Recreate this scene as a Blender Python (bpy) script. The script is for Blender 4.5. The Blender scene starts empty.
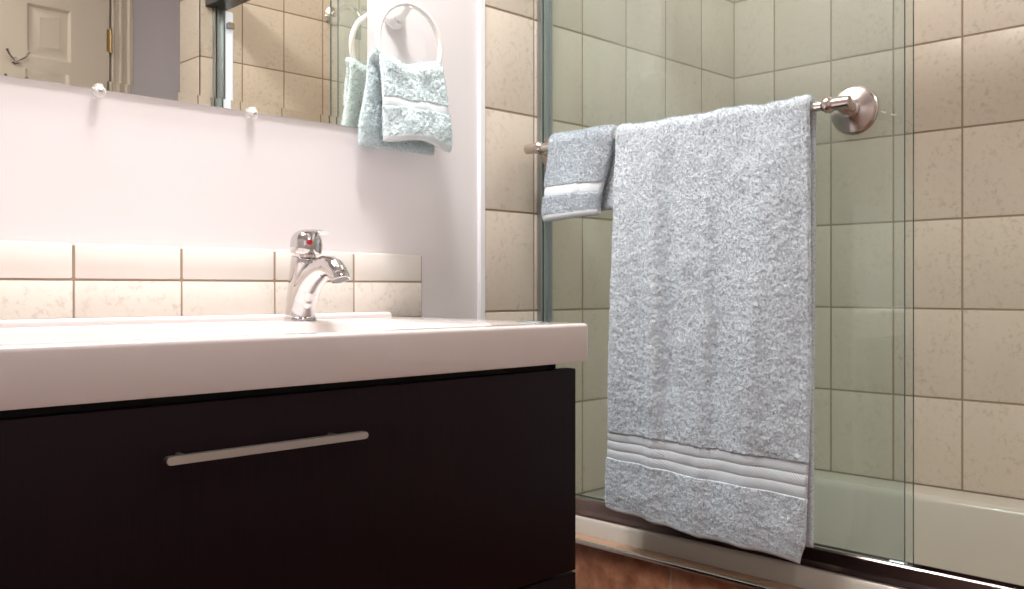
import bpy, math, random
import numpy as np
from mathutils import Vector, Matrix
random.seed(3); RNG = np.random.default_rng(5)
SC = bpy.context.scene; COL = SC.collection
EYE = 0.91                      # eye height above floor; everything below is laid out relative to the eye
TH = math.radians(45.2)
Y0 = 1.35; XB = 2.177; YE = -0.09; YR = -0.90; ZF = -0.91; ZC = 1.53; XL = -1.0

# ------------------------------------------------------------------ materials
def mat(name, base=(.8,.8,.8), rough=.5, metal=0., **kw):
    m = bpy.data.materials.new(name); m.use_nodes = True
    b = m.node_tree.nodes['Principled BSDF']
    b.inputs['Base Color'].default_value = (*base, 1); b.inputs['Roughness'].default_value = rough
    b.inputs['Metallic'].default_value = metal
    for k, v in kw.items():
        b.inputs[k].default_value = v
    return m
def nodes(m): return m.node_tree.nodes, m.node_tree.links, m.node_tree.nodes['Principled BSDF']
def objcoord(m, scale=(1,1,1), rot=(0,0,0)):
    N, L, b = nodes(m)
    g = N.new('ShaderNodeNewGeometry'); mp = N.new('ShaderNodeMapping')
    mp.inputs['Scale'].default_value = scale; mp.inputs['Rotation'].default_value = rot
    L.new(g.outputs['Position'], mp.inputs['Vector']); return mp.outputs['Vector']
def noise(m, vec, scale, detail=2, rough=.5):
    N, L, b = nodes(m); n = N.new('ShaderNodeTexNoise')
    n.inputs['Scale'].default_value = scale; n.inputs['Detail'].default_value = detail; n.inputs['Roughness'].default_value = rough
    L.new(vec, n.inputs['Vector']); return n.outputs['Fac']
def ramp(m, fac, stops):
    N, L, b = nodes(m); r = N.new('ShaderNodeValToRGB'); e = r.color_ramp.elements
    while len(e) < len(stops): e.new(.5)
    for i, (p, c) in enumerate(stops): e[i].position = p; e[i].color = (*c, 1)
    L.new(fac, r.inputs['Fac']); return r.outputs['Color']
def mixc(m, fac, a, b_, mode='MIX'):
    N, L, b = nodes(m); x = N.new('ShaderNodeMix'); x.data_type = 'RGBA'; x.blend_type = mode
    for i, v in ((0, fac), (6, a), (7, b_)):
        if hasattr(v, 'links') or isinstance(v, bpy.types.NodeSocket): L.new(v, x.inputs[i])
        elif i == 0: x.inputs[0].default_value = v
        else: x.inputs[i].default_value = (*v, 1)
    return x.outputs[2]
def bump(m, h, strength, dist):
    N, L, b = nodes(m); n = N.new('ShaderNodeBump'); n.inputs['Strength'].default_value = strength
    n.inputs['Distance'].default_value = dist; L.new(h, n.inputs['Height']); L.new(n.outputs['Normal'], b.inputs['Normal'])
def setbase(m, c): N, L, b = nodes(m); L.new(c, b.inputs['Base Color'])

M = {}
def paint(name, c, r=.55):
    m = mat(name, c, r); v = objcoord(m)
    setbase(m, mixc(m, noise(m, v, 3), tuple(x*.985 for x in c), tuple(min(1, x*1.01) for x in c)))
    bump(m, noise(m, v, 260, 3), .08, .001); return m
M['paint'] = paint('wall_paint', (.775, .73, .733))
M['ceiling'] = paint('ceiling_paint', (.86, .84, .82))
M['hallpaint'] = paint('rear_wall_paint', (.76, .73, .78))
M['doorpaint'] = paint('door_paint', (.69, .62, .52), .4)
M['white'] = mat('white_edge', (.88, .88, .90), .35)
def tilemat(name, c1, c2, c3, r=.28):
    m = mat(name, c1, r); v = objcoord(m)
    a = mixc(m, noise(m, v, 7, 3), c1, c2)
    v2 = objcoord(m, (1, 1, 1), (.6, .5, .7))
    N, L, b = nodes(m)
    f = noise(m, v2, 85, 3, .65); fl = ramp(m, f, [(0, (0,0,0)), (.52, (0,0,0)), (.66, (1,1,1))])
    g = ramp(m, noise(m, v, 16, 2), [(0, (.1,.1,.1)), (.38, (.2,.2,.2)), (.62, (1,1,1))])
    k = mixc(m, 1., fl, g, 'MULTIPLY')
    mm = N.new('ShaderNodeMath'); mm.operation = 'MULTIPLY'; L.new(k, mm.inputs[0]); mm.inputs[1].default_value = .42
    setbase(m, mixc(m, mm.outputs[0], a, c3)); bump(m, noise(m, v, 30, 3), .12, .0015)
    return m
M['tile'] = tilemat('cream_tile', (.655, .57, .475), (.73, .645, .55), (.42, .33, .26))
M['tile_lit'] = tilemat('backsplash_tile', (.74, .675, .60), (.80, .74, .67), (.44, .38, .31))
M['grout'] = mat('grout', (.36, .27, .19), .9)
v = objcoord(M['grout']); bump(M['grout'], noise(M['grout'], v, 500), .3, .001)
M['porcelain'] = mat('porcelain', (.70, .635, .615), .09, **{'Coat Weight': .5, 'Coat Roughness': .04})
M['tub'] = mat('tub_acrylic', (.62, .575, .50), .16)
def wood():
    m = mat('dark_wood', (.018, .008, .009), .5); v = objcoord(m, (60, 60, 2.2))
    setbase(m, ramp(m, noise(m, v, 6, 4, .6), [(.25, (.005, .0015, .0028)), (.75, (.0115, .004, .006))]))
    bump(m, noise(m, v, 8, 3), .12, .0006)
    nodes(m)[2].inputs['Specular IOR Level'].default_value = .13
    return m
M['wood'] = wood()
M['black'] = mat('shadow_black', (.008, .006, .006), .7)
M['chrome'] = mat('chrome', (.64, .62, .615), .05, 1.)
M['nickel'] = mat('brushed_nickel', (.56, .49, .455), .24, 1.)
M['polnickel'] = mat('polished_nickel', (.82, .76, .72), .07, 1.)
M['alu'] = mat('aluminium', (.46, .52, .54), .33, 1.)
M['dalu'] = mat('dark_header_metal', (.09, .088, .085), .35, .7)
M['tan'] = mat('tan_ledge', (.42, .25, .155), .14)
M['bright'] = mat('bright_trim', (.75, .72, .68), .2, 1.)
M['track'] = mat('track_metal', (.36, .29, .28), .22, 1.)
M['steel'] = mat('handle_steel', (.62, .585, .56), .3, 1.)
v = objcoord(M['steel'], (4, 400, 400)); bump(M['steel'], noise(M['steel'], v, 2), .1, .0005)
M['brass'] = mat('brass', (.55, .42, .22), .3, 1.)
M['mirror'] = mat('mirror_silver', (.86, .86, .80), .0, 1.)
M['plastic'] = mat('white_plastic', (.88, .86, .83), .22)
M['red'] = mat('red_dot', (.45, .01, .02), .2)
M['darkhole'] = mat('aerator_dark', (.18, .17, .17), .4, .6)
M['jamb_glow'] = mat('jamb_glow_blue', (.80, .88, 1.0), .2, **{'Emission Color': (.75, .85, 1, 1), 'Emission Strength': .4})  # bluish light along the jamb, put in as emission on a strip
M['clear'] = mat('clear_plastic', (.93, .92, .89), .08, **{'Alpha': .33})
M['medge'] = mat('mirror_edge', (.62, .62, .60), .3)
M['edge'] = mat('glass_edge', (.06, .10, .09), .12)
def floor_mat():
    m = mat('floor_tile', (.15, .07, .04), .35); v = objcoord(m)
    N, L, b = nodes(m); t = N.new('ShaderNodeTexBrick'); t.offset = 0
    t.inputs['Scale'].default_value = 1; t.inputs['Brick Width'].default_value = .3; t.inputs['Row Height'].default_value = .3
    t.inputs['Mortar Size'].default_value = .003; t.inputs['Mortar'].default_value = (.09, .06, .045, 1)
    L.new(v, t.inputs['Vector'])
    c = ramp(m, noise(m, v, 11, 5, .6), [(.3, (.13, .055, .03)), (.7, (.30, .15, .085))])
    L.new(c, t.inputs['Color1']); L.new(c, t.inputs['Color2']); setbase(m, t.outputs['Color']); return m
M['floor'] = floor_mat()
def brown():
    m = mat('brown_tile', (.2, .1, .05), .4); v = objcoord(m)
    setbase(m, ramp(m, noise(m, v, 26, 6, .65), [(.28, (.16, .055, .028)), (.5, (.32, .13, .07)), (.74, (.50, .26, .15))]))
    bump(m, noise(m, v, 40, 4), .2, .002); return m
M['brown'] = brown()
def glass(name, tint, refl=1.0):
    m = bpy.data.materials.new(name); m.use_nodes = True; N, L = m.node_tree.nodes, m.node_tree.links
    N.clear(); o = N.new('ShaderNodeOutputMaterial'); t = N.new('ShaderNodeBsdfTransparent'); g = N.new('ShaderNodeBsdfGlossy')
    t.inputs['Color'].default_value = (*tint, 1); g.inputs['Roughness'].default_value = .02
    g.inputs['Color'].default_value = (.9, 1, .95, 1)
    w = N.new('ShaderNodeLayerWeight'); p = N.new('ShaderNodeMath'); p.operation = 'POWER'; p.inputs[1].default_value = 5
    w.inputs['Blend'].default_value = .5
    a = N.new('ShaderNodeMath'); a.operation = 'MULTIPLY_ADD'; a.inputs[1].default_value = .95*refl; a.inputs[2].default_value = .035*refl
    x = N.new('ShaderNodeMixShader')
    L.new(w.outputs['Facing'], p.inputs[0]); L.new(p.outputs[0], a.inputs[0]); L.new(a.outputs[0], x.inputs[0])
    L.new(t.outputs[0], x.inputs[1]); L.new(g.outputs[0], x.inputs[2])
    # thin streaky whitish haze over the tinted pane
    d = N.new('ShaderNodeBsdfDiffuse'); d.inputs['Color'].default_value = (.70, .72, .64, 1)
    gp = N.new('ShaderNodeNewGeometry'); mp = N.new('ShaderNodeMapping'); mp.inputs['Scale'].default_value = (9, 9, 1.2)
    n = N.new('ShaderNodeTexNoise'); n.inputs['Scale'].default_value = 1.; n.inputs['Detail'].default_value = 4
    L.new(gp.outputs['Position'], mp.inputs['Vector']); L.new(mp.outputs['Vector'], n.inputs['Vector'])
    mr = N.new('ShaderNodeMapRange'); mr.inputs['From Min'].default_value = .3; mr.inputs['From Max'].default_value = .75
    mr.inputs['To Min'].default_value = .015; mr.inputs['To Max'].default_value = .05
    L.new(n.outputs['Fac'], mr.inputs['Value'])
    y = N.new('ShaderNodeMixShader'); L.new(mr.outputs[0], y.inputs[0]); L.new(x.outputs[0], y.inputs[1]); L.new(d.outputs[0], y.inputs[2])
    L.new(y.outputs[0], o.inputs['Surface']); return m
M['glass'] = glass('green_glass', (.938, .968, .963))
def terry(name, c):
    m = mat(name, c, .95); v = objcoord(m)
    nz = noise(m, v, 300, 2, .6)
    dark = tuple(x*.60 for x in c); lite = tuple(min(1, x*1.14) for x in c)
    setbase(m, ramp(m, nz, [(.30, dark), (.48, c), (.72, lite)])); bump(m, nz, .5, .0012)
    b = nodes(m)[2]; b.inputs['Sheen Weight'].default_value = .35; b.inputs['Sheen Roughness'].default_value = .5
    b.inputs['Specular IOR Level'].default_value = .1; return m
M['terry'] = terry('terry_cloth', (.60, .655, .695))
M['terry_lit'] = terry('terry_cloth_lit', (.66, .755, .77))  # same terry made lighter, stronger light put into its colour
def woven(name, c):
    m = mat(name, c, .8); N, L, b = nodes(m)
    w = N.new('ShaderNodeTexWave'); w.bands_direction = 'DIAGONAL'; w.inputs['Scale'].default_value = 150; w.inputs['Distortion'].default_value = .3
    v = objcoord(m, (1, 1, -1)); L.new(v, w.inputs['Vector'])
    dark = tuple(x*.82 for x in c); setbase(m, mixc(m, w.outputs['Fac'], dark, c)); bump(m, w.outputs['Fac'], .35, .0008)
    b.inputs['Sheen Weight'].default_value = .2; b.inputs['Specular IOR Level'].default_value = .15; return m
M['woven'] = woven('woven_border', (.63, .68, .715))
M['hemcloth'] = mat('hem_cloth', (.665, .72, .745), .85, **{'Sheen Weight': .3, 'Specular IOR Level': .15})
v = objcoord(M['hemcloth']); bump(M['hemcloth'], noise(M['hemcloth'], v, 500), .3, .0006)
def emis(name, c, s):
    m = mat(name, (.9,.9,.9), .4); b = nodes(m)[2]
    b.inputs['Emission Color'].default_value = (*c, 1); b.inputs['Emission Strength'].default_value = s; return m
M['lamp'] = emis('lit_opal_glass', (1, .95, .90), 4)

# ------------------------------------------------------------------ mesh building
class MB:
    def __init__(s): s.v = []; s.f = []; s.m = []
    def add(s, vs, fs, mi=0):
        o = len(s.v); s.v += [tuple(p) for p in vs]; s.f += [tuple(i+o for i in f) for f in fs]; s.m += [mi]*len(fs)
    def box(s, a, b, bev=0., mi=0, seg=1):
        (x0,y0,z0),(x1,y1,z1) = a, b
        if bev <= 0:
            s.add([(x,y,z) for x in (x0,x1) for y in (y0,y1) for z in (z0,z1)],
                  [(0,1,3,2),(4,6,7,5),(0,4,5,1),(2,3,7,6),(0,2,6,4),(1,5,7,3)], mi); return
        import bmesh
        bm = bmesh.new(); r = bmesh.ops.create_cube(bm, size=1)
        for w in bm.verts:
            w.co = Vector(((x0+x1)/2 + w.co.x*(x1-x0), (y0+y1)/2 + w.co.y*(y1-y0), (z0+z1)/2 + w.co.z*(z1-z0)))
        bmesh.ops.bevel(bm, geom=list(bm.edges), offset=bev, segments=seg, profile=.5, affect='EDGES')
        s.bm(bm, mi)
    def bm(s, bm, mi=0):
        bm.verts.index_update(); s.add([w.co[:] for w in bm.verts], [[w.index for w in f.verts] for f in bm.faces], mi); bm.free()
    def tube(s, pts, rad, n=20, mi=0, closed=False, cap=True, squash=None):
        pts = [Vector(p) for p in pts]; k = len(pts); rad = rad if hasattr(rad, '__len__') else [rad]*k
        prev = None; rings = []
        for i, p in enumerate(pts):
            t = (pts[(i+1) % k]-pts[i-1]) if closed else (pts[min(i+1, k-1)]-pts[max(i-1, 0)])
            t.normalize()
            if prev is None:
                a = Vector((0,0,1)) if abs(t.z) < .9 else Vector((1,0,0)); nrm = (a - t*a.dot(t)).normalized()
            else: nrm = (prev - t*prev.dot(t)).normalized()
            prev = nrm; bn = t.cross(nrm); sx, sy = squash[i] if squash else (1, 1)
            rings.append([p + nrm*math.cos(2*math.pi*j/n)*rad[i]*sx + bn*math.sin(2*math.pi*j/n)*rad[i]*sy for j in range(n)])
        vs = [q for r in rings for q in r]; fs = []
        for i in range(k if closed else k-1):
            a, b = i*n, ((i+1) % k)*n
            for j in range(n): fs.append((a+j, a+(j+1) % n, b+(j+1) % n, b+j))
        if cap and not closed: fs.append(tuple(range(n-1, -1, -1))); fs.append(tuple((k-1)*n+j for j in range(n)))
        s.add(vs, fs, mi)
    def lathe(s, base, axis, prof, n=32, mi=0):
        """prof: list of (distance along axis, radius)"""
        ax = Vector(axis).normalized(); a = Vector((0,0,1)) if abs(ax.z) < .9 else Vector((1,0,0))
        u = (a - ax*a.dot(ax)).normalized(); w = ax.cross(u); base = Vector(base); vs = []; fs = []
        for d, r in prof:
            for j in range(n):
                t = 2*math.pi*j/n; vs.append(base + ax*d + (u*math.cos(t) + w*math.sin(t))*max(r, 1e-5))
        for i in range(len(prof)-1):
            for j in range(n): fs.append((i*n+j, i*n+(j+1) % n, (i+1)*n+(j+1) % n, (i+1)*n+j))
        fs.append(tuple(range(n-1, -1, -1))); fs.append(tuple((len(prof)-1)*n+j for j in range(n)))
        s.add(vs, fs, mi)
    def loops(s, loops, mi=0, cap0=False, cap1=True):
        n = len(loops[0]); fs = []
        for i in range(len(loops)-1):
            for j in range(n): fs.append((i*n+j, i*n+(j+1) % n, (i+1)*n+(j+1) % n, (i+1)*n+j))
        if cap1: fs.append(tuple((len(loops)-1)*n+j for j in range(n)))
        if cap0: fs.append(tuple(range(n-1, -1, -1)))
        s.add([p for l in loops for p in l], fs, mi)
    def build(s, name, mats, parent=None, smooth=None):
        me = bpy.data.meshes.new(name); me.from_pydata(s.v, [], s.f)
        for m in (mats if isinstance(mats, (list, tuple)) else [mats]): me.materials.append(m)
        me.polygons.foreach_set('material_index', s.m)
        import bmesh
        bm = bmesh.new(); bm.from_mesh(me); bmesh.ops.recalc_face_normals(bm, faces=bm.faces); bm.to_mesh(me); bm.free()
        if smooth is not None:
            me.polygons.foreach_set('use_smooth', [True]*len(me.polygons)); me.set_sharp_from_angle(angle=math.radians(smooth))
        me.update(); o = bpy.data.objects.new(name, me); COL.objects.link(o); o.parent = parent; return o
def thing(name, label, cat, group=None):
    o = bpy.data.objects.new(name, None); COL.objects.link(o); o.empty_display_size = .05
    o['label'] = label; o['category'] = cat
    if group: o['group'] = group
    return o
def tag(o, label, cat, group=None):
    o['label'] = label; o['category'] = cat
    if group: o['group'] = group
    return o
def struct(o, label=None, cat=None):
    o['kind'] = 'structure'
    if label: o['label'] = label
    if cat: o['category'] = cat
    return o
def rrect(x0, x1, y0, y1, r, z, n=8):
    pts = []
    for cx, cy, a0 in ((x1-r, y1-r, 0), (x0+r, y1-r, 90), (x0+r, y0+r, 180), (x1-r, y0+r, 270)):
        for i in range(n+1):
            a = math.radians(a0 + 90*i/n); pts.append((cx+r*math.cos(a), cy+r*math.sin(a), z))
    return pts

# ------------------------------------------------------------------ room shell
def wall(name, a, b, m, label):
    w = MB(); w.box(a, b); return struct(w.build(name, m), label, name.split('_')[0])
wall_front = wall('wall_front', (XL-.07, Y0+.004, ZF), (XB+.09, Y0+.09, ZC), M['paint'], 'pinkish white painted wall behind the vanity and mirror')
wall_right = wall('wall_right', (XB+.006, YR, ZF), (XB+.09, Y0+.004, ZC), M['paint'], 'long wall at the back of the bathtub, covered in cream tiles')
wall_left = wall('wall_left', (XL-.07, YR, ZF), (XL, Y0+.004, ZC), M['paint'], 'plain painted wall left of the vanity')
wall_rear = wall('wall_rear', (XL-.07, YR-.07, ZF), (XB+.09, YR, ZC), M['hallpaint'], 'greyish wall holding the white panelled door, seen in the mirror')
wall_part = wall('wall_partition', (1.382, YE-.138, ZF), (XB+.006, YE-.005, ZC), M['paint'], 'short tiled wing wall at the near end of the bathtub, seen in the mirror')
ceiling = wall('ceiling', (XL-.07, YR-.07, ZC), (XB+.09, Y0+.09, ZC+.06), M['ceiling'], 'plain white ceiling')
floor = wall('floor', (XL-.07, YR-.07, ZF-.06), (XB+.09, Y0+.09, ZF), M['floor'], 'brown tiled bathroom floor')

def tiling(name, org, ua, va, nrm, ul, vl, parent, mats, gap=.0044, proud=.0011, back=.004, bev=.0010):
    """tiles between successive grid lines ul, vl"""
    org, ua, va, nrm = map(Vector, (org, ua, va, nrm)); w = MB()
    P = lambda u, v_, d: org + ua*u + va*v_ + nrm*d
    u0, u1, v0, v1 = ul[0], ul[-1], vl[0], vl[-1]
    w.add([P(u,v_,d) for u in (u0,u1) for v_ in (v0,v1) for d in (-back, 0)],
          [(0,1,3,2),(4,6,7,5),(0,4,5,1),(2,3,7,6),(0,2,6,4),(1,5,7,3)], 1)
    for a, b in zip(ul[:-1], ul[1:]):
        for c, d in zip(vl[:-1], vl[1:]):
            g = gap/2; q = []
            for dep, ins in ((.0002, 0), (proud-bev*.7, 0), (proud-bev*.2, bev*.35), (proud, bev)):
                q.append([P(a+g+ins, c+g+ins, dep), P(b-g-ins, c+g+ins, dep), P(b-g-ins, d-g-ins, dep), P(a+g+ins, d-g-ins, dep)])
            w.loops(q, 0)
    return w.build(name, mats, parent, smooth=40)
G0, GP, TP = .360, .2025, .1545
zl = [ZF] + [round(G0+k*GP, 4) for k in range(-6, 6)] + [ZC]
zl = [z for z in zl if ZF <= z <= ZC]
def grid(a, b, start, step):
    """grid lines from a to b with a joint passing through 'start'"""
    k0 = math.ceil((a-start)/step+.02); out = [a]; k = k0
    while start+k*step < b-.01: out.append(start+k*step); k += 1
    return out + [b]
TM = [M['tile'], M['grout']]; zl2 = [ZF] + [z-.027 for z in zl[1:-1]] + [ZC]
tiling('tiling', (XB, 0, 0), (0,1,0), (0,0,1), (-1,0,0), grid(YE, Y0, 1.076, TP), zl, wall_right, TM)
tiling('tiling', (0, Y0-.0, 0), (1,0,0), (0,0,1), (0,-1,0), grid(1.262, XB, XB-TP, TP), zl, wall_front, TM)
tiling('tiling', (0, YE, 0), (1,0,0), (0,0,1), (0,1,0), grid(1.378, XB, 1.68, TP), zl2, wall_part, TM)
tiling('tiling', (1.378, 0, 0), (0,1,0), (0,0,1), (-1,0,0), [YE-.138, YE], zl2, wall_part, TM)
w = MB(); w.box((1.249, Y0-.0035, ZF), (1.2635, Y0+.006, ZC), .0015)
struct(w.build('trim_1', M['white']), 'thin white edging strip between painted wall and shower tiles', 'trim')

# ------------------------------------------------------------------ door in the rear wall (seen in the mirror)
def panel_door():
    w = MB(); x0, x1, z0, z1, y, yb = .735, 1.402, ZF+.01, 1.12, YR+.028, YR+.002
    xs = [x0, .866, 1.022, 1.111, 1.267, x1]; zs = [z0, -.70, -.06, .10, .70, .829, 1.024, z1]
    w.add([(x0,yb,z0),(x1,yb,z0),(x1,yb,z1),(x0,yb,z1),(x0,y,z0),(x1,y,z0),(x1,y,z1),(x0,y,z1)],
          [(0,1,5,4),(1,2,6,5),(2,3,7,6),(3,0,4,7),(0,3,2,1)])
    for i in range(5):
        for j in range(7):
            a, b, c, d = xs[i], xs[i+1], zs[j], zs[j+1]
            R = lambda ins, dy: [(a+ins,y+dy,c+ins),(b-ins,y+dy,c+ins),(b-ins,y+dy,d-ins),(a+ins,y+dy,d-ins)]
            if i in (1, 3) and j in (1, 3, 5): w.loops([R(0,0), R(.004,-.001), R(.012,-.010), R(.018,-.0105), R(.046,-.0015), R(.047,-.002)])
            else: w.add(R(0,0), [(0,1,2,3)])
    o = struct(w.build('door_1', M['doorpaint'], smooth=25), 'cream six-panel door reflected at the left of the mirror', 'door')
    for zc in (.938, .05, -.68):
        h = MB(); h.tube([(1.406, YR+.034, zc-.040), (1.406, YR+.034, zc+.040)], .0045, 12)
        for k in (-.043, .043): h.lathe((1.406, YR+.034, zc+k-.004), (0,0,1), [(0,.003),(.003,.006),(.006,.006),(.008,.003)], 12)
        h.box((1.392, YR+.0285, zc-.043), (1.4065, YR+.0305, zc+.043)); h.build('hinge', M['brass'], o, smooth=40)
    return o
panel_door()
def casing():
    w = MB(); prof = [(0,0),(0,.022),(.004,.026),(.010,.026),(.013,.023),(.030,.023),(.033,.028),(.040,.028),(.044,.024),(.060,.022),(.066,.030),(.078,.030),(.082,.026),(.082,0)]
    def strip(fn):
        n = len(prof); vs = [fn(p, 0) for p in prof]+[fn(p, 1) for p in prof]
        w.add(vs, [(i, i+1, n+i+1, n+i) for i in range(n-1)]+[tuple(range(n)), tuple(range(2*n-1, n-1, -1))])
    yb = YR+.001
    strip(lambda p, e: (1.412+p[0], yb+p[1], (ZF+.001) if e == 0 else 1.125+p[0]))
    strip(lambda p, e: (.725-p[0], yb+p[1], (ZF+.001) if e == 0 else 1.125+p[0]))
    strip(lambda p, e: ((1.412+p[0]) if e == 0 else (.725-p[0]), yb+p[1], 1.125+p[0]))
    struct(w.build('trim_2', M['doorpaint'], smooth=30), 'moulded door casing around the panelled door', 'trim')
casing()
def robe_hook():
    t = thing('robe_hook', 'small chrome double robe hook on the panelled door, seen in the mirror', 'hook')
    c = Vector((1.072, YR+.029, .806))
    w = MB(); w.lathe(c, (0,1,0), [(0,.013),(.003,.013),(.006,.009),(.012,.006),(.016,.004)], 20); w.build('hook_base', M['chrome'], t, smooth=40)
    for s in (-1, 1):
        w = MB(); w.tube([c+Vector((0,.008,0)), c+Vector((s*.012,.022,.002)), c+Vector((s*.026,.034,.012)), c+Vector((s*.036,.038,.030))], [.0045,.0042,.004,.005], 12)
        w.build('prong', M['chrome'], t, smooth=60)
robe_hook()
# baseboards
def bb(name, a, b): w = MB(); w.box(a, b, .003); struct(w.build(name, M['white']), 'white painted baseboard', 'baseboard')
bb('baseboard_left', (XL, YR+.002, ZF), (XL+.014, Y0, ZF+.09)); bb('baseboard_front', (XL+.016, Y0-.012, ZF), (1.245, Y0+.003, ZF+.09))
bb('baseboard_rear', (1.50, YR, ZF), (XB, YR+.014, ZF+.09))

# ------------------------------------------------------------------ mirror
def mirror():
    x0, x1, z0, z1, yb, yf = -.30, .98, .283, 1.0, Y0+.0038, Y0+.0006
    w = MB(); b = .0135; e = -.00026
    R = lambda i, y: [(x0+i,y,z0+i),(x1-i,y,z0+i),(x1-i,y,z1-i),(x0+i,y,z1-i)]
    w.loops([R(0, yb), R(0, yf+e)], 1, cap0=True, cap1=False)
    w.loops([R(0, yf+e), R(b, yf)], 0, cap1=True)
    o = w.build('wall_mirror', [M['mirror'], M['medge']])
    tag(o, 'wide plain wall mirror mounted above the vanity', 'mirror')
mirror()
def clip(x, lab):
    t = thing('mirror_clip', lab, 'clip', 'clear plastic mirror clips'); z = .279; y = Y0+.0035
    w = MB(); w.lathe((x, y, z), (0,-1,0), [(0,.0075),(.008,.0085),(.0125,.008),(.0145,.0055)], 24)
    w.box((x-.0045, Y0-.009, z+.002), (x+.0045, Y0+.0001, z+.0105), .001); w.build('clip_body', M['clear'], t, smooth=40)
    w = MB(); w.lathe((x, Y0-.0112, z), (0,-1,0), [(0,.0030),(.0012,.0033),(.0022,.002)], 16); w.build('screw', M['steel'], t, smooth=40)
clip(.514, 'clear plastic clip with screw holding the mirror bottom, left of the faucet')
clip(.753, 'clear plastic clip with screw holding the mirror bottom, above the faucet')

# ------------------------------------------------------------------ backsplash
bs = MB()
def backsplash():
    xs = [.479-.1557*k for k in range(3, 0, -1)] + [.479, .635, .7926, .9474, 1.0996]
    zs = [-.052, .0128, .0635]; yb = Y0+.003; yf = Y0-.0065
    bs.box((xs[0], yf+.0018, zs[0]), (xs[-1], yb, zs[-1]-.003), mi=1)
    for a, b in zip(xs[:-1], xs[1:]):
        for k in (0, 1):
            g = .0014; c, d = zs[k]+g, zs[k+1]-(g if k == 0 else 0)
            bs.box((a+g, yf, c), (b-g, yb-.0005 if k else yf+.0055, d), .0012 if k == 0 else .0030, 0 if k == 0 else 2, 2)
    # plain glazed bullnose row on top uses a cleaner glaze
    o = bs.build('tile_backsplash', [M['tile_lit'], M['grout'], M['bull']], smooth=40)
    tag(o, 'two-row cream tile backsplash running along the wall behind the sink', 'backsplash')
M['bull'] = mat('bullnose_tile', (.80, .745, .69), .22)
backsplash()

# ------------------------------------------------------------------ vanity
CT = -.049; CB = -.1048; YV = .873; XV = 1.025; XV0 = .0
def countertop():
    t = thing('vanity_sink', 'long glossy white porcelain sink top resting on the dark vanity', 'sink')
    w = MB(); r = .006; x0, x1, y0, y1 = XV0, XV, YV, Y0-.007
    L = [rrect(x0+.01, x1-.01, y0+.01, y1-.002, .004, CB, 6), rrect(x0+.002, x1-.002, y0+.002, y1, .006, CB+.0005, 6), rrect(x0, x1, y0, y1, .007, CB+.004, 6)]
    for a in (0, 22, 45, 68, 90):
        s = r*(1-math.cos(math.radians(a))); h = r*math.sin(math.radians(a))
        L.append(rrect(x0+s, x1-s, y0+s, y1-s*.2, max(.007-s*.5, .002), CT-r+h, 6))
    # deck, then the basin
    bx0, bx1, by0, by1 = .12, .90, .925, 1.215
    L += [rrect(x0+.02, x1-.02, y0+.014, y1-.01, .01, CT-.0006, 6), rrect(bx0-.01, bx1+.01, by0-.01, by1+.008, .05, CT-.0008, 6), rrect(bx0, bx1, by0, by1, .05, CT-.004, 6),
          rrect(bx0+.012, bx1-.012, by0+.01, by1-.01, .05, CT-.03, 6), rrect(bx0+.05, bx1-.05, by0+.04, by1-.04, .05, CT-.075, 6), rrect(bx0+.09, bx1-.09, by0+.08, by1-.08, .03, CT-.084, 6)]
    w.loops(L, 0, cap0=False); w.build('sink_basin', M['porcelain'], t, smooth=40)
    w = MB(); L = []
    for s, h in ((0, CT-.002), (0, CT+.004), (.0015, CT+.0075), (.005, CT+.009)): L.append(rrect(XV0+.01+s, 1.008-s, 1.312+s, Y0-.0068, .006, h, 5))
    w.loops(L); w.build('back_ledge', M['porcelain'], t, smooth=60)
    w = MB(); w.lathe((.795, 1.07, CT-.0845), (0,0,1), [(0,.03),(.003,.031),(.005,.028),(.006,.02)], 28); w.build('drain', M['chrome'], t, smooth=40)
    w = MB(); L = [[(1.004+.012*s*math.cos(a), .972+.026*s*math.sin(a), CT+h) for a in [2*math.pi*i/24 for i in range(24)]] for s, h in ((1, -.0002), (.96, .0004), (.75, .0007))]
    w.loops(L); w.build('rim_mark', M['alu'], t, smooth=60)
countertop()
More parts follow.
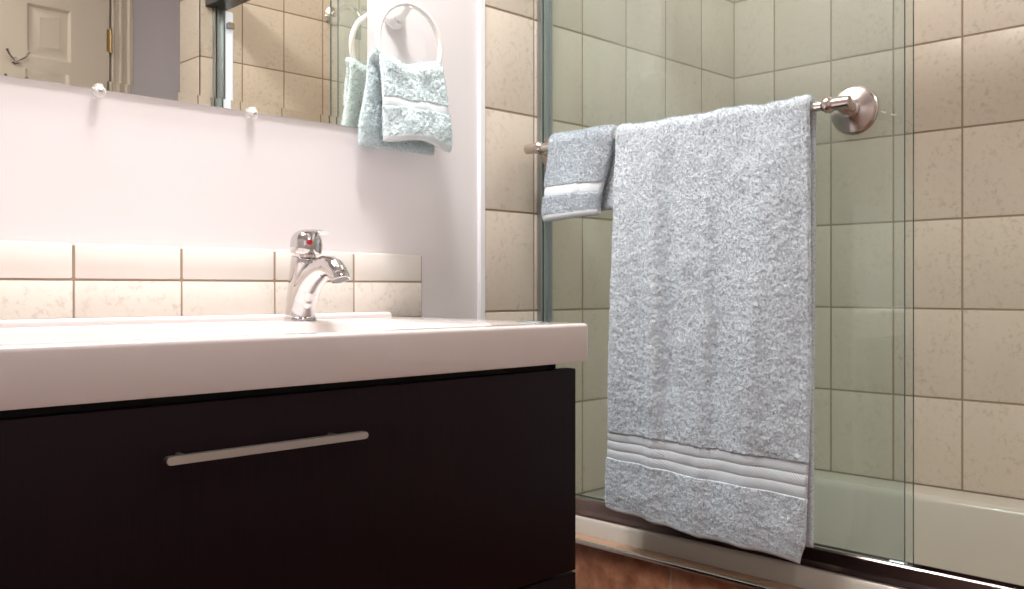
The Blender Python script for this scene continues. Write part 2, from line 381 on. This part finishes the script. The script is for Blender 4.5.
def vanity():
    t = thing('vanity_cabinet', 'dark brown wood vanity cabinet with wide drawers under the white sink', 'cabinet')
    x0, x1, yf, yb = .012, .985, .902, Y0+.002
    w = MB()
    w.box((x0, yf, -.66), (x0+.018, yb, CB-.001), .001); w.box((x1-.018, yf, -.66), (x1, yb, CB-.001), .001)
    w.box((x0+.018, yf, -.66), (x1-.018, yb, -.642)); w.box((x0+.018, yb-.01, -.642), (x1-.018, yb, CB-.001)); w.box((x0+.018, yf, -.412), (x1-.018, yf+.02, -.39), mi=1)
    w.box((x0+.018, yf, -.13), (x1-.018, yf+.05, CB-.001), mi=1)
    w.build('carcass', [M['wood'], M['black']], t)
    for z0, z1, hz in ((-.401, -.1135, -.1632), (-.690, -.4045, -.452)):
        d = MB(); d.box((.008, .881, z0), (1.0035, .900, z1), .0012, seg=2); dr = d.build('drawer', M['wood'], t, smooth=40)
        h = MB(); n = 10; r = .0042; xa, xb = .388, .6205
        pts = [(xb-r+r*math.cos(math.radians(-90+180*i/n)), r*math.sin(math.radians(-90+180*i/n))) for i in range(n+1)] + \
              [(xa+r+r*math.cos(math.radians(90+180*i/n)), r*math.sin(math.radians(90+180*i/n))) for i in range(n+1)]
        lo = [[(px*(1) + (0 if True else 0), y, hz+pz*sc) for px, pz in pts] for y, sc in ((.8605,.9),(.8595,1),(.8535,1),(.8525,.92))]
        h.loops(lo, cap0=True)
        for px in (.412, .588): h.tube([(px, .8605, hz), (px, .8815, hz)], .0030, 14)
        h.build('handle', M['steel'], dr, smooth=35)
    for fx, fy in ((.05, .94), (.95, .94), (.05, 1.30), (.95, 1.30)):
        l = MB(); l.box((fx-.02, fy-.02, ZF), (fx+.02, fy+.02, -.66), .002); l.build('leg', M['wood'], t)
vanity()

# ------------------------------------------------------------------ faucet
def faucet():
    t = thing('faucet', 'chrome single-lever basin faucet with red dot standing on the white sink', 'faucet'); X = .795; Y = 1.272
    w = MB(); w.lathe((X, Y, CT-.0004), (0,0,1), [(0,.0252),(.003,.0256),(.0055,.0245),(.0065,.0225)], 40); w.build('base_flange', M['chrome'], t, smooth=40)
    P = lambda y, z: (X, y, z)
    w = MB()
    w.tube([P(1.272,-.044), P(1.270,-.02), P(1.2655,.005), P(1.2615,.025), P(1.2580,.042), P(1.2565,.0505)], [.0235,.0226,.0220,.0222,.0226,.0222], 36)
    w.tube([P(1.271,-.040), P(1.261,-.014), P(1.249,.006), P(1.234,.0195), P(1.218,.0285), P(1.202,.0335), P(1.188,.0335), P(1.177,.0300), P(1.169,.0240), P(1.1655,.0195)],
           [.0222,.0218,.0212,.0203,.0192,.0178,.0166,.0157,.0150,.0145], 36)
    b = w.build('body', M['chrome'], t, smooth=180)
    md = b.modifiers.new('union', 'REMESH'); md.mode = 'VOXEL'; md.voxel_size = .0010; md.use_smooth_shade = True
    sm = b.modifiers.new('soft', 'SMOOTH'); sm.factor = .5; sm.iterations = 14
    w = MB(); w.lathe((X, 1.1660, .0215), (0,-.38,-.92), [(0,.0146),(.004,.0149),(.0085,.0146),(.0095,.0128),(.0085,.0122)], 32)
    a = w.build('aerator', M['chrome'], b, smooth=40)
    w = MB(); w.lathe((X, 1.1629, .0138), (0,-.38,-.92), [(0,.0120),(.0006,.0120)], 28); w.build('aerator_screen', M['darkhole'], b)
    w = MB(); w.lathe((X, 1.2565, .0495), (0,-.06,1), [(0,.0165),(.004,.0160),(.0085,.0160)], 32); w.build('neck_ring', M['polnickel'], t, smooth=40)
    w = MB(); w.lathe((X, 1.2560, .0590), (0,-.10,1), [(-.004,.0215),(-.003,.0238),(0,.0248),(.010,.0248),(.017,.0240),(.023,.0218),(.028,.0178),(.0318,.0115),(.0338,.004)], 44)
    h = w.build('handle_cap', M['chrome'], t, smooth=50)
    w = MB(); w.tube([P(1.260,.0845), P(1.246,.0880), P(1.232,.0890), P(1.218,.0880), P(1.209,.0862), P(1.2055,.0845)], [.0105,.0105,.0095,.0085,.0080,.0070], 20,
                     squash=[(.5,1),(.42,1.25),(.36,1.3),(.34,1.3),(.36,1.3),(.5,1.2)])
    w.build('lever', M['chrome'], h, smooth=60)
    d = Vector((-.36, -.93, 0)).normalized(); w = MB(); w.lathe(Vector((X, 1.2550, .0715))+d*.0235, d, [(0,.0042),(.0015,.0042),(.0022,.003)], 20)
    o = w.build('temperature_dot', M['red'], h, smooth=40); o['label'] = 'red dot'
faucet()

# ------------------------------------------------------------------ towel ring
RC = Vector((1.045, 1.311, .438)); RR = .0705
def ring():
    t = thing('towel_ring', 'white plastic towel ring mounted on the wall beside the mirror', 'towel ring')
    w = MB(); w.lathe((1.041, Y0+.0045, .494), (0,-1,0), [(0,.0225),(.006,.0232),(.009,.0225),(.012,.0180),(.0155,.0150)], 36); w.build('wall_mount', M['plastic'], t, smooth=40)
    w = MB(); w.tube([(1.041, Y0-.010, .493), (1.042, Y0-.022, .497), (1.0435, Y0-.032, .504), (1.045, Y0-.041, .508)], [.0115,.0095,.0080,.0072], 20); w.build('post', M['plastic'], t, smooth=60)
    w = MB(); w.lathe((1.041, Y0-.0112, .485), (0,-1,-.2), [(0,.0028),(.001,.0026)], 12); w.build('set_screw', M['black'], t)
    w = MB(); w.tube([RC+Vector((RR*math.sin(a), 0, RR*math.cos(a))) for a in [2*math.pi*i/72 for i in range(72)]], .0050, 14, closed=True); w.build('ring', M['plastic'], t, smooth=80)
ring()

# ------------------------------------------------------------------ towels
_tab = RNG.random((64,64,64)).astype(np.float32)
def vnoise(P, s):
    q = P/s + 100.; i = np.floor(q).astype(np.int64); f = q-i; f = f*f*(3-2*f); r = 0
    for dx in (0,1):
        for dy in (0,1):
            for dz in (0,1):
                h = _tab[(i[...,0]+dx) & 63, (i[...,1]+dy) & 63, (i[...,2]+dz) & 63]
                r = r + h*(f[...,0] if dx else 1-f[...,0])*(f[...,1] if dy else 1-f[...,1])*(f[...,2] if dz else 1-f[...,2])
    return r-.5
def ss(x): x = np.clip(x, 0, 1); return x*x*(3-2*x)
def mesh_np(name, V, F, mats, parent, smooth=True, T=None):
    nv = len(V); me = bpy.data.meshes.new(name); nt = 0 if T is None else len(T)//3
    Vall = V if T is None else np.vstack([V, T])
    loops = F.reshape(-1); starts = np.arange(len(F))*4; tot = np.full(len(F), 4)
    if nt:
        loops = np.concatenate([loops, nv+np.arange(nt*3)]); starts = np.concatenate([starts, len(F)*4+np.arange(nt)*3]); tot = np.concatenate([tot, np.full(nt, 3)])
    me.vertices.add(len(Vall)); me.vertices.foreach_set('co', Vall.astype(np.float32).ravel())
    me.loops.add(len(loops)); me.loops.foreach_set('vertex_index', loops.astype(np.int32))
    me.polygons.add(len(starts)); me.polygons.foreach_set('loop_start', starts.astype(np.int32)); me.polygons.foreach_set('loop_total', tot.astype(np.int32))
    me.polygons.foreach_set('use_smooth', np.full(len(starts), smooth))
    me.materials.append(mats); me.update(calc_edges=True); me.validate()
    o = bpy.data.objects.new(name, me); COL.objects.link(o); o.parent = parent; return o
def towel(t, P, S, T, h, bands, hemfn, mterry, mwoven, lump=.0016, fine=.0012, pile_n=(60000, 20000), hs=None, ribs=3):
    """P (ns,nt,3) mid-surface; S,T metres across / along; bands=list of (t0,t1) woven; hemfn mask fn(S,T) 0..1 (smooth hem)"""
    ns, nt = P.shape[:2]
    du = np.gradient(P, axis=0); dv = np.gradient(P, axis=1); n = np.cross(du, dv); n /= np.linalg.norm(n, axis=2, keepdims=True)+1e-12
    ds = np.minimum(S-S.min(), S.max()-S); dt = np.minimum(T-T.min(), T.max()-T)
    prof = lambda d: np.sqrt(np.clip(1-(1-np.clip(d/(h*1.15), 0, 1))**2, 0, 1))
    pr = prof(ds)*prof(dt); isb = np.zeros_like(S)
    rib = np.zeros_like(S)
    for a, b in bands:
        m = (T > a) & (T < b); isb = np.where(m, 1., isb); x = (T-a)/(b-a)
        rr = np.abs(np.sin(np.pi*x*ribs))**.55
        rib = np.where(m, -.0026+.0018*rr, rib)
    hem = hemfn(S, T); isw = np.maximum(isb, hem); pile = 1-isw
    res = []
    for sgn in (1, -1):
        Q = P + n*(sgn*h*pr)[..., None]
        d = (vnoise(Q, .011)*lump*2 + vnoise(Q, .0045)*fine*2.2 + vnoise(Q+7, .0026)*fine*1.6)*pile + rib*1. + vnoise(Q+3, .035)*.0025
        Q = Q + n*(sgn*d*np.minimum(pr*1.5, 1))[..., None]
        res.append(Q)
    I = np.arange(ns*nt).reshape(ns, nt)
    quad = np.stack([I[:-1,:-1], I[1:,:-1], I[1:,1:], I[:-1,1:]], -1).reshape(-1, 4)
    fb = (isw[:-1,:-1]+isw[1:,1:] > 1.0).reshape(-1)
    V = np.vstack([res[0].reshape(-1,3), res[1].reshape(-1,3)]); Q2 = quad[:, ::-1] + ns*nt
    FB = np.vstack([quad[fb], Q2[fb]]); FT = np.vstack([quad[~fb], Q2[~fb]])
    # close the rim
    rim = []
    for a, b in list(zip(I[:-1,0], I[1:,0]))+list(zip(I[1:,-1], I[:-1,-1]))+list(zip(I[0,1:], I[0,:-1]))+list(zip(I[-1,:-1], I[-1,1:])):
        rim.append((a, a+ns*nt, b+ns*nt, b))
    FT = np.vstack([FT, np.array(rim)])
    # terry loops
    tri = []
    for k, cnt in enumerate(pile_n):
        Q = res[k]; sg = 1 if k == 0 else -1
        A = np.linalg.norm(np.cross(Q[1:,:-1]-Q[:-1,:-1], Q[:-1,1:]-Q[:-1,:-1]), axis=2)*(pile[:-1,:-1] > .5)
        p = (A/A.sum()).ravel(); idx = RNG.choice(len(p), cnt, p=p); i, j = idx//(nt-1), idx % (nt-1)
        u, v_ = RNG.random(cnt)[:,None], RNG.random(cnt)[:,None]
        c = (Q[i,j]*(1-u)+Q[i+1,j]*u)*(1-v_) + (Q[i,j+1]*(1-u)+Q[i+1,j+1]*u)*v_
        nn = n[i,j]*sg; r1 = RNG.normal(size=(cnt,3)); r1 -= nn*(r1*nn).sum(1)[:,None]; r1 /= np.linalg.norm(r1, axis=1)[:,None]
        r2 = RNG.normal(size=(cnt,3)); L = (.0013+.0014*RNG.random(cnt))[:,None]; wd = .0006
        tip = c + nn*L + r2*.0007; tri.append(np.stack([c-r1*wd-nn*.0004, c+r1*wd-nn*.0004, tip], 1).reshape(-1,3))
    def used(F): 
        ui, inv = np.unique(F, return_inverse=True); return V[ui], inv.reshape(-1, 4)
    a, b = used(FT); mesh_np('terry_body', a, b, mterry, t, True, np.vstack(tri))
    if len(FB): a, b = used(FB); mesh_np('woven_band', a, b, mwoven, t)
def barpath(T, Lf, xb, zb, rho, Larc=None):
    """arclength T from front bottom: front up, half turn over the bar, back down. returns x,z,d(below bar, signed side)"""
    arc = math.pi*rho; x = np.empty_like(T); z = np.empty_like(T)
    f = T <= Lf; a = (T > Lf) & (T <= Lf+arc); b = T > Lf+arc
    x[f] = xb-rho; z[f] = zb-(Lf-T[f]); an = (T[a]-Lf)/rho; x[a] = xb-rho*np.cos(an); z[a] = zb+rho*np.sin(an)
    x[b] = xb+rho; z[b] = zb-(T[b]-Lf-arc); return x, z
XBAR, ZBAR = 1.352, .2825
def bath_towel():
    t = thing('bath_towel', 'large pale blue terry bath towel hanging over the bar on the glass shower door', 'towel')
    Lf, Lb, rho, h = .696, .690, .0125, .0050; arc = math.pi*rho
    tv = np.concatenate([np.arange(0, .095, .0018), np.arange(.095, .158, .0008), np.arange(.158, Lf+arc+.08, .0019), np.arange(Lf+arc+.08, Lf+arc+Lb, .004)])
    sv = np.linspace(0, .384, 200); S, T = np.meshgrid(sv, tv, indexing='ij')
    x, z = barpath(T, Lf, XBAR, ZBAR, rho); d = np.clip(ZBAR-z, 0, 1); front = T < Lf+arc/2
    q = S/.384                                     # 0 = far (left in photo) .. 1 = near (right)
    k = ss(d/.7)
    y = 1.078 - S + np.where(front, k**1.6*(.016*(1-q) + .003*q)+.003*q, .006*q-.001 + k*.004)
    y += .004*np.sin(d*9+1)*k*np.where(front, 1, 0)
    y += np.where(front, .010*np.clip((q-.9)/.1, 0, 1)*ss(1-T/.05)**1.5, 0)
    g = ss(d/.10)*.35+ss(d/.55)*.65
    f1 = np.sin(q*17.0+.6+d*1.2)*.0030 + np.sin(q*29-d*3.1+2.)*.0018 + np.sin(q*8.2+1.9-d*1.5)*.0045
    ridge = np.exp(-((q-.22-.06*d)/.035)**2)*.0062 + np.exp(-((q-.53+.05*d)/.03)**2)*.0040 - np.exp(-((q-.30-.05*d)/.05)**2)*.005 + np.exp(-((q-.80+.1*d)/.05)**2)*.0035
    x -= np.where(front, (1+1.1*ss((T-.10)/.25))*g*(f1*.8+ridge)+.003*k, 0); x += np.where(front, 0, g*.3*f1)
    # small dents along the top
    top = np.exp(-(d/.03)**2); z += top*(.0012*np.sin(q*21+1)+.0006*np.sin(q*47)) + np.where(front, 1, 1)*0
    # hem wanders a little
    bot = ss(1-T/.25); z += np.where(T < .3, bot*(.004-.019*q + .0035*np.sin(q*9+.4)+.005*np.exp(-((q)/.05)**2)), 0)
    x += np.where(T < .05, ss(1-T/.05)*.0035, 0)
    P = np.stack([x, y, z], -1)
    hem = lambda S, T: ((T < .0095) | (T > Lf+arc+Lb-.012)).astype(float)
    towel(t, P, S, T, h, [(.0985, .1495)], hem, M['terry'], M['woven'], lump=.0006, fine=.0007, pile_n=(190000, 50000))
bath_towel()
def washcloth():
    t = thing('washcloth', 'small pale blue washcloth folded over the far end of the towel bar', 'towel')
    Lf, Lb, rho, h = .150, .135, .0130, .0085; arc = math.pi*rho
    tv = np.arange(0, Lf+arc+Lb, .0014); sv = np.linspace(0, .154, 110); S, T = np.meshgrid(sv, tv, indexing='ij')
    x, z = barpath(T, Lf, XBAR, ZBAR, rho); d = np.clip(ZBAR-z, 0, 1); front = T < Lf+arc/2; q = S/.154; k = ss(d/.13)
    y = 1.244 - S + np.where(front, k*(.010*(1-q)+.026*q), .003-.008*ss(d/.1))
    x -= np.where(front, k*(.010*np.sin(np.pi*q)+.004), 0)
    x += np.where(front, np.exp(-((q-1)/.10)**2)*.012*(1-.5*k), 0)
    x -= np.where(front, .0022*np.exp(-((q-.72+.9*d)/.05)**2)*ss(d/.03), 0)
    z += np.where(front & (T < .06), ss(1-T/.06)*(.007*q - .002), 0)
    P = np.stack([x, y, z], -1); hem = lambda S, T: ((T < .0125) & (T > .0)).astype(float)
    towel(t, P, S, T, h, [(.0475, .0665)], hem, M['terry'], M['hemcloth'], lump=.0005, fine=.0006, pile_n=(50000, 16000), ribs=1)
washcloth()
def ring_towel():
    t = thing('hand_towel', 'thick pale blue hand towel draped through the white towel ring', 'towel')
    Lf, Lb, rho, h = .138, .140, .0150, .0085; arc = math.pi*rho; W = .150
    tv = np.arange(0, Lf+arc+Lb, .0014); sv = np.linspace(0, W, 110); S, T = np.meshgrid(sv, tv, indexing='ij')
    yb, zb = RC.y-.001, .386
    c, z = barpath(T, Lf, yb, zb, rho); yy = c; d = np.clip(zb-z, 0, 1); front = T < Lf+arc/2; q = S/W; k = ss(d/.12)
    # q 0 = right side in photo (x large) .. 1 = left
    x = 1.107 - S*.90 + np.where(front, k*(.010*(1-q) - .000*q), -.004+ k*(.006*(1-q) -.018*q) - .006*q)
    dip = np.exp(-((q-.58)/.22)**2)*.012
    z = z - dip*np.exp(-(d/.045)**2) + np.where(d < .0001, 0, 0) + .008*np.exp(-((q-1)/.12)**2)*np.exp(-(d/.03)**2) + .004*np.exp(-((q)/.2)**2)*np.exp(-(d/.03)**2)
    yy = yy - np.where(front, k*(.010*np.sin(np.pi*np.clip(q*1.05,0,1)) + .010) + .004*np.sin(q*14+d*20)*ss(d/.02)*(1-ss((d-.05)/.05)), 0)
    yy = np.where(front, yy + np.exp(-((q-1)/.12)**2)*.007, yy - .0015)
    z += np.where(front & (T < .05), ss(1-T/.05)*(.010*np.sin(np.pi*np.clip(q,0,1))**2 + .006*q), 0)
    P = np.stack([x, yy, z], -1); P[..., 1] = np.minimum(P[..., 1], Y0-.012-h*.2)
    hem = lambda S, T: (T < .011).astype(float)
    towel(t, P, S, T, h, [(.066, .084)], hem, M['terry_lit'], M['hemcloth'], lump=.0009, fine=.0010, pile_n=(42000, 18000), ribs=1)
ring_towel()

# ------------------------------------------------------------------ bathtub, apron, shower door
TR = -.450
def tub():
    t = thing('bathtub', 'cream acrylic bathtub behind the sliding glass doors', 'bathtub'); w = MB()
    x0, x1, y0, y1 = 1.405, XB-.004, YE+.004, Y0-.004
    L = [rrect(x0+.02, x1, y0, y1, .012, ZF+.002, 8), rrect(x0+.02, x1, y0, y1, .012, TR-.06, 8), rrect(x0, x1, y0, y1, .012, TR-.05, 8), rrect(x0, x1, y0, y1, .012, TR-.010, 8), rrect(x0+.003, x1, y0+.001, y1-.001, .012, TR-.003, 8), rrect(x0+.010, x1-.002, y0+.004, y1-.004, .012, TR, 8)]
    a0, a1, b0, b1 = x0+.085, x1-.085, y0+.10, y1-.10
    for i, z, r in ((0,0,.09),(.004,-.001,.09),(.010,-.006,.09),(.014,-.016,.09),(.03,-.12,.10),(.055,-.26,.10),(.09,-.345,.09),(.15,-.37,.06)):
        L.append(rrect(a0+i, a1-i, b0+i*1.3, b1-i*1.3, r, TR+z, 8))
    w.loops(L); w.build('tub_shell', M['tub'], t, smooth=50)
    w = MB(); w.lathe((1.79, 1.0, TR-.371), (0,0,1), [(0,.028),(.003,.03),(.005,.02)], 24); w.build('drain', M['chrome'], t, smooth=40)
tub()
def apron():
    t = thing('tub_apron', 'low brown tiled ledge running along the front of the bathtub', 'apron')
    tiling('brown_tiles', (1.3725, 0, 0), (0,1,0), (0,0,1), (-1,0,0), grid(YE+.003, Y0-.004, .68, .30), [ZF+.002, ZF+.20, -.494], t, [M['brown'], M['grout']], back=.03, gap=.004)
    w = MB(); w.box((1.371, YE+.003, -.494), (1.4045, Y0-.004, -.4865), .0015); w.build('ledge_top', M['tan'], t)
    w = MB(); w.box((1.360, YE+.003, -.4935), (1.372, Y0-.004, -.4848), .003, seg=3); w.build('metal_edge', M['bright'], t, smooth=50)
apron()
def frame():
    t = thing('shower_door_frame', 'aluminium shower door frame with dark bottom track on the bathtub rim', 'shower frame')
    y0, y1 = YE+.003, Y0-.003
    w = MB(); prof = [(1.4065,TR+.0002),(1.4065,TR+.003),(1.4085,TR+.010),(1.4085,TR+.030),(1.4105,TR+.0325),(1.4125,TR+.0325),(1.4125,TR+.012),(1.4315,TR+.012),(1.4315,TR+.026),(1.4335,TR+.026),(1.4335,TR+.012),(1.4545,TR+.012),(1.4545,TR+.026),(1.4575,TR+.026),(1.462,TR+.003),(1.462,TR+.0002)]
    n = len(prof); w.add([(a,y0,b) for a, b in prof]+[(a,y1,b) for a, b in prof], [(i,(i+1) % n,n+(i+1) % n,n+i) for i in range(n)]+[tuple(range(n)), tuple(range(2*n-1,n-1,-1))])
    w.build('bottom_track', M['track'], t)
    w = MB(); w.box((1.395, y0, .898), (1.466, y1, .904), .001); w.box((1.395, y0, .902), (1.400, y1, .975), .002); w.box((1.461, y0, .902), (1.466, y1, .975), .002); w.box((1.400, y0, .966), (1.461, y1, .972)); w.build('header_rail', M['dalu'], t)
    for ya, yb, s, X in ((y1-.012, y1, 1, 1.412), (y0, y0+.016, -1, 1.420)):
        w = MB()
        for q, p_ in ((0,.003),(.008,.0095),(.029,.0305),(.033,.036)): w.box((X+q, ya, TR+.033), (X+p_, yb, .897))
        w.box((X+.003, ya if s < 0 else yb-.004, TR+.033), (X+.033, ya+.004 if s < 0 else yb, .897)); w.build('wall_jamb', M['alu'], t)
    w = MB(); w.box((1.458, y0, TR+.033), (1.487, y0+.010, .895), .003); w.build('jamb_glow_strip', M['jamb_glow'], t)
    w = MB(); w.box((1.460, y0+.011, .835), (1.482, y0+.030, .857), .003); w.build('bumper', M['chrome'], t)
frame()
def pane(name, x, label, bar=False, ya=.583, yb=1.340):
    t = thing(name, label, 'shower door', 'pair of sliding shower door panels'); th = .0024
    w = MB(); z0, z1 = TR+.0125, .897
    vs = [(x-th,ya,z0),(x+th,ya,z0),(x+th,yb,z0),(x-th,yb,z0),(x-th,ya,z1),(x+th,ya,z1),(x+th,yb,z1),(x-th,yb,z1)]
    w.add(vs, [(0,4,7,3),(1,2,6,5)], 0); w.add(vs, [(0,1,5,4),(2,3,7,6),(4,5,6,7),(0,3,2,1)], 1)
    w.build('glass_pane', [M['glass'], M['edge']], t)
    w = MB(); w.box((x-.006, ya, z0+.0002), (x+.006, yb, z0+.012), .001); w.build('bottom_rail', M['alu'], t)
    return t
outer = pane('sliding_glass_door', 1.418, 'outer sliding glass shower door carrying the towel bar')
inner = pane('sliding_glass_door', 1.443, 'inner greenish glass door directly behind the panel with the towel bar', ya=.580, yb=1.340)
w = MB(); w.box((1.4255, .5835, TR+.013), (1.4335, .612, TR+.032), .002); w.build('bottom_guide', M['alu'], inner)
def white_squiggle(o, y, z):
    w = MB(); pts = [(1.4150, y-.0021*i, z+.0009*math.sin(i*2.1)-.0005*i) for i in range(5)]
    w.tube(pts, .0005, 6); w.build('squiggle_mark', M['white'], o)  # tiny white squiggle on the outer pane
white_squiggle(outer, .618, .273); white_squiggle(outer, .603, .267)
def towel_bar(par):
    b = MB(); y0, y1 = .648, 1.318
    b.tube([(XBAR, y0+.01, ZBAR), (XBAR, y1, ZBAR)], .0080, 24); bar = b.build('towel_bar', M['polnickel'], par, smooth=50); bar['label'] = 'polished nickel towel bar'
    for yy, s in ((.660, 1), (1.296, -1)):
        w = MB(); w.lathe((1.4148, yy, ZBAR-.002), (-1,0,0), [(0,.0385),(.003,.0385),(.0045,.0365),(.006,.0365),(.009,.0345),(.012,.0270),(.015,.0190),(.017,.0160),(.021,.0160),(.023,.0130)], 48); w.build('rosette', M['nickel'], bar, smooth=28)
        w = MB(); w.lathe((1.394, yy, ZBAR-.001), (-1,0,0), [(0,.0125),(.012,.0110),(.028,.0092),(.042,.0092)], 28); w.build('post', M['polnickel'], bar, smooth=40)
        w = MB(); w.lathe((XBAR, yy-s*.023, ZBAR), (0,s,0), [(0,.0075),(.001,.0098),(.016,.0104),(.026,.0104),(.028,.0085)], 28)
        w.lathe((XBAR, yy+s*.004, ZBAR), (0,s,0), [(0,.0098),(.003,.0122),(.008,.0135),(.013,.0122),(.0165,.0095),(.018,.0082)], 28); w.build('finial', M['nickel'], bar, smooth=40)
towel_bar(outer)

def shower():
    t = thing('shower_head', 'chrome shower arm and head on the tiled end wall, seen in the mirror', 'shower head')
    c = Vector((1.872, YE+.0025, .965)); w = MB(); w.lathe(c, (0,1,0), [(0,.032),(.004,.032),(.010,.024),(.013,.014)], 32); w.build('wall_flange', M['polnickel'], t, smooth=40)
    pts = [c+Vector(p) for p in ((0,.005,0),(0,.04,.012),(0,.08,.015),(0,.12,.005),(0,.15,-.02),(0,.17,-.045))]
    w = MB(); w.tube(pts, .0095, 16); w.build('arm', M['polnickel'], t, smooth=60)
    d = Vector((-.15,.45,-.88)).normalized(); p = pts[-1]; w = MB(); w.lathe(p-d*.005, d, [(0,.012),(.012,.016),(.018,.012),(.03,.02),(.055,.036),(.065,.038),(.068,.034)], 32); w.build('spray_head', M['alu'], t, smooth=40)
shower()

# ------------------------------------------------------------------ ceiling lamps
def lamp(x, y, r, lab, e):
    t = thing('ceiling_lamp', lab, 'ceiling lamp')
    w = MB(); w.lathe((x,y,ZC-.001), (0,0,-1), [(0,r+.012),(.018,r+.012),(.02,r)], 40); w.build('lamp_base', M['nickel'], t, smooth=40)
    w = MB(); w.lathe((x,y,ZC-.021), (0,0,-1), [(0,r),(.015,r*.94),(.028,r*.75),(.036,r*.45),(.039,.01)], 40); w.build('lamp_shade', M['lamp'], t, smooth=60)
    l = bpy.data.lights.new('lamp_light', 'AREA'); l.shape = 'DISK'; l.size = r*1.9; l.energy = e; l.color = (1, .965, .95)
    o = bpy.data.objects.new('lamp_light', l); COL.objects.link(o); o.location = (x, y, ZC-.066); return t, o
LIGHTS = []
_, o = lamp(.70, .95, .14, 'round opal ceiling lamp above the vanity', 20); LIGHTS.append(o)
_, o = lamp(.45, -.58, .12, 'unseen opal ceiling lamp added to brighten the room near the panelled door', 7); LIGHTS.append(o)  # added fill lamp, brightens the rear wall and door
def vanity_light():
    t = thing('vanity_light', 'long nickel wall light with opal diffuser above the mirror', 'wall light')
    w = MB(); w.box((.26, Y0-.03, 1.16), (1.06, Y0+.003, 1.26), .004); w.build('back_plate', M['nickel'], t)
    w = MB(); w.box((.28, Y0-.125, 1.17), (1.04, Y0-.031, 1.25), .012, seg=3); w.build('lamp_shade', M['lamp'], t, smooth=40)
    l = bpy.data.lights.new('lamp_light', 'AREA'); l.shape = 'RECTANGLE'; l.size = .72; l.size_y = .07; l.energy = 6.5; l.color = (.97, .98, 1); l.spread = math.radians(110)
    o = bpy.data.objects.new('lamp_light', l); COL.objects.link(o); o.location = (.66, Y0-.078, 1.165); LIGHTS.append(o)
vanity_light()
def soft(loc, rot, size, e, c, sy=None):
    l = bpy.data.lights.new('fill_light', 'AREA'); l.shape = 'RECTANGLE'; l.size = size; l.size_y = sy or size; l.energy = e; l.color = c
    o = bpy.data.objects.new('fill_light', l); COL.objects.link(o); o.location = loc; o.rotation_euler = rot; LIGHTS.append(o)
soft((1.75, .6, ZC-.03), (0,0,0), .6, 6, (1,.93,.86), 1.1)
soft((-.85, -.45, .55), (math.radians(90), 0, math.radians(-52)), .9, 1.5, (1,.93,.89), .9)
W = bpy.data.worlds.new('world'); SC.world = W; W.use_nodes = True
W.node_tree.nodes['Background'].inputs[0].default_value = (.9, .88, .86, 1); W.node_tree.nodes['Background'].inputs[1].default_value = .05

# ------------------------------------------------------------------ put every root at its own base, floor at z = 0
def kids(o):
    out = []
    for c in o.children: out.append(c); out += kids(c)
    return out
for r in [o for o in COL.objects if o.parent is None and o.type in ('MESH', 'EMPTY')]:
    ms = [m for m in [r]+kids(r) if m.type == 'MESH']
    lo = np.full(3, 1e9); hi = -lo
    for m in ms:
        a = np.empty(len(m.data.vertices)*3, np.float32); m.data.vertices.foreach_get('co', a); a = a.reshape(-1,3)
        lo = np.minimum(lo, a.min(0)); hi = np.maximum(hi, a.max(0))
    base = Vector(((lo[0]+hi[0])/2, (lo[1]+hi[1])/2, lo[2]))
    for m in ms: m.data.transform(Matrix.Translation(-base))
    r.location = base + Vector((0,0,EYE))
for o in LIGHTS: o.location.z += EYE

cam = bpy.data.cameras.new('camera'); cam.sensor_width = 36; cam.lens = 932/1024*36; cam.clip_start = .02
cam.shift_y = -(294.5-289)/1024
co = bpy.data.objects.new('camera', cam); COL.objects.link(co); co.location = (0, 0, EYE)
co.rotation_euler = (math.radians(90), 0, TH-math.radians(90)); SC.camera = co
SC.view_settings.view_transform = 'Standard'; SC.view_settings.look = 'None'; SC.view_settings.exposure = 0.0
SC.cycles.max_bounces = 10; SC.cycles.transparent_max_bounces = 16; SC.cycles.diffuse_bounces = 5; SC.cycles.caustics_reflective = True; SC.cycles.sample_clamp_indirect = 4; SC.cycles.caustics_refractive = False
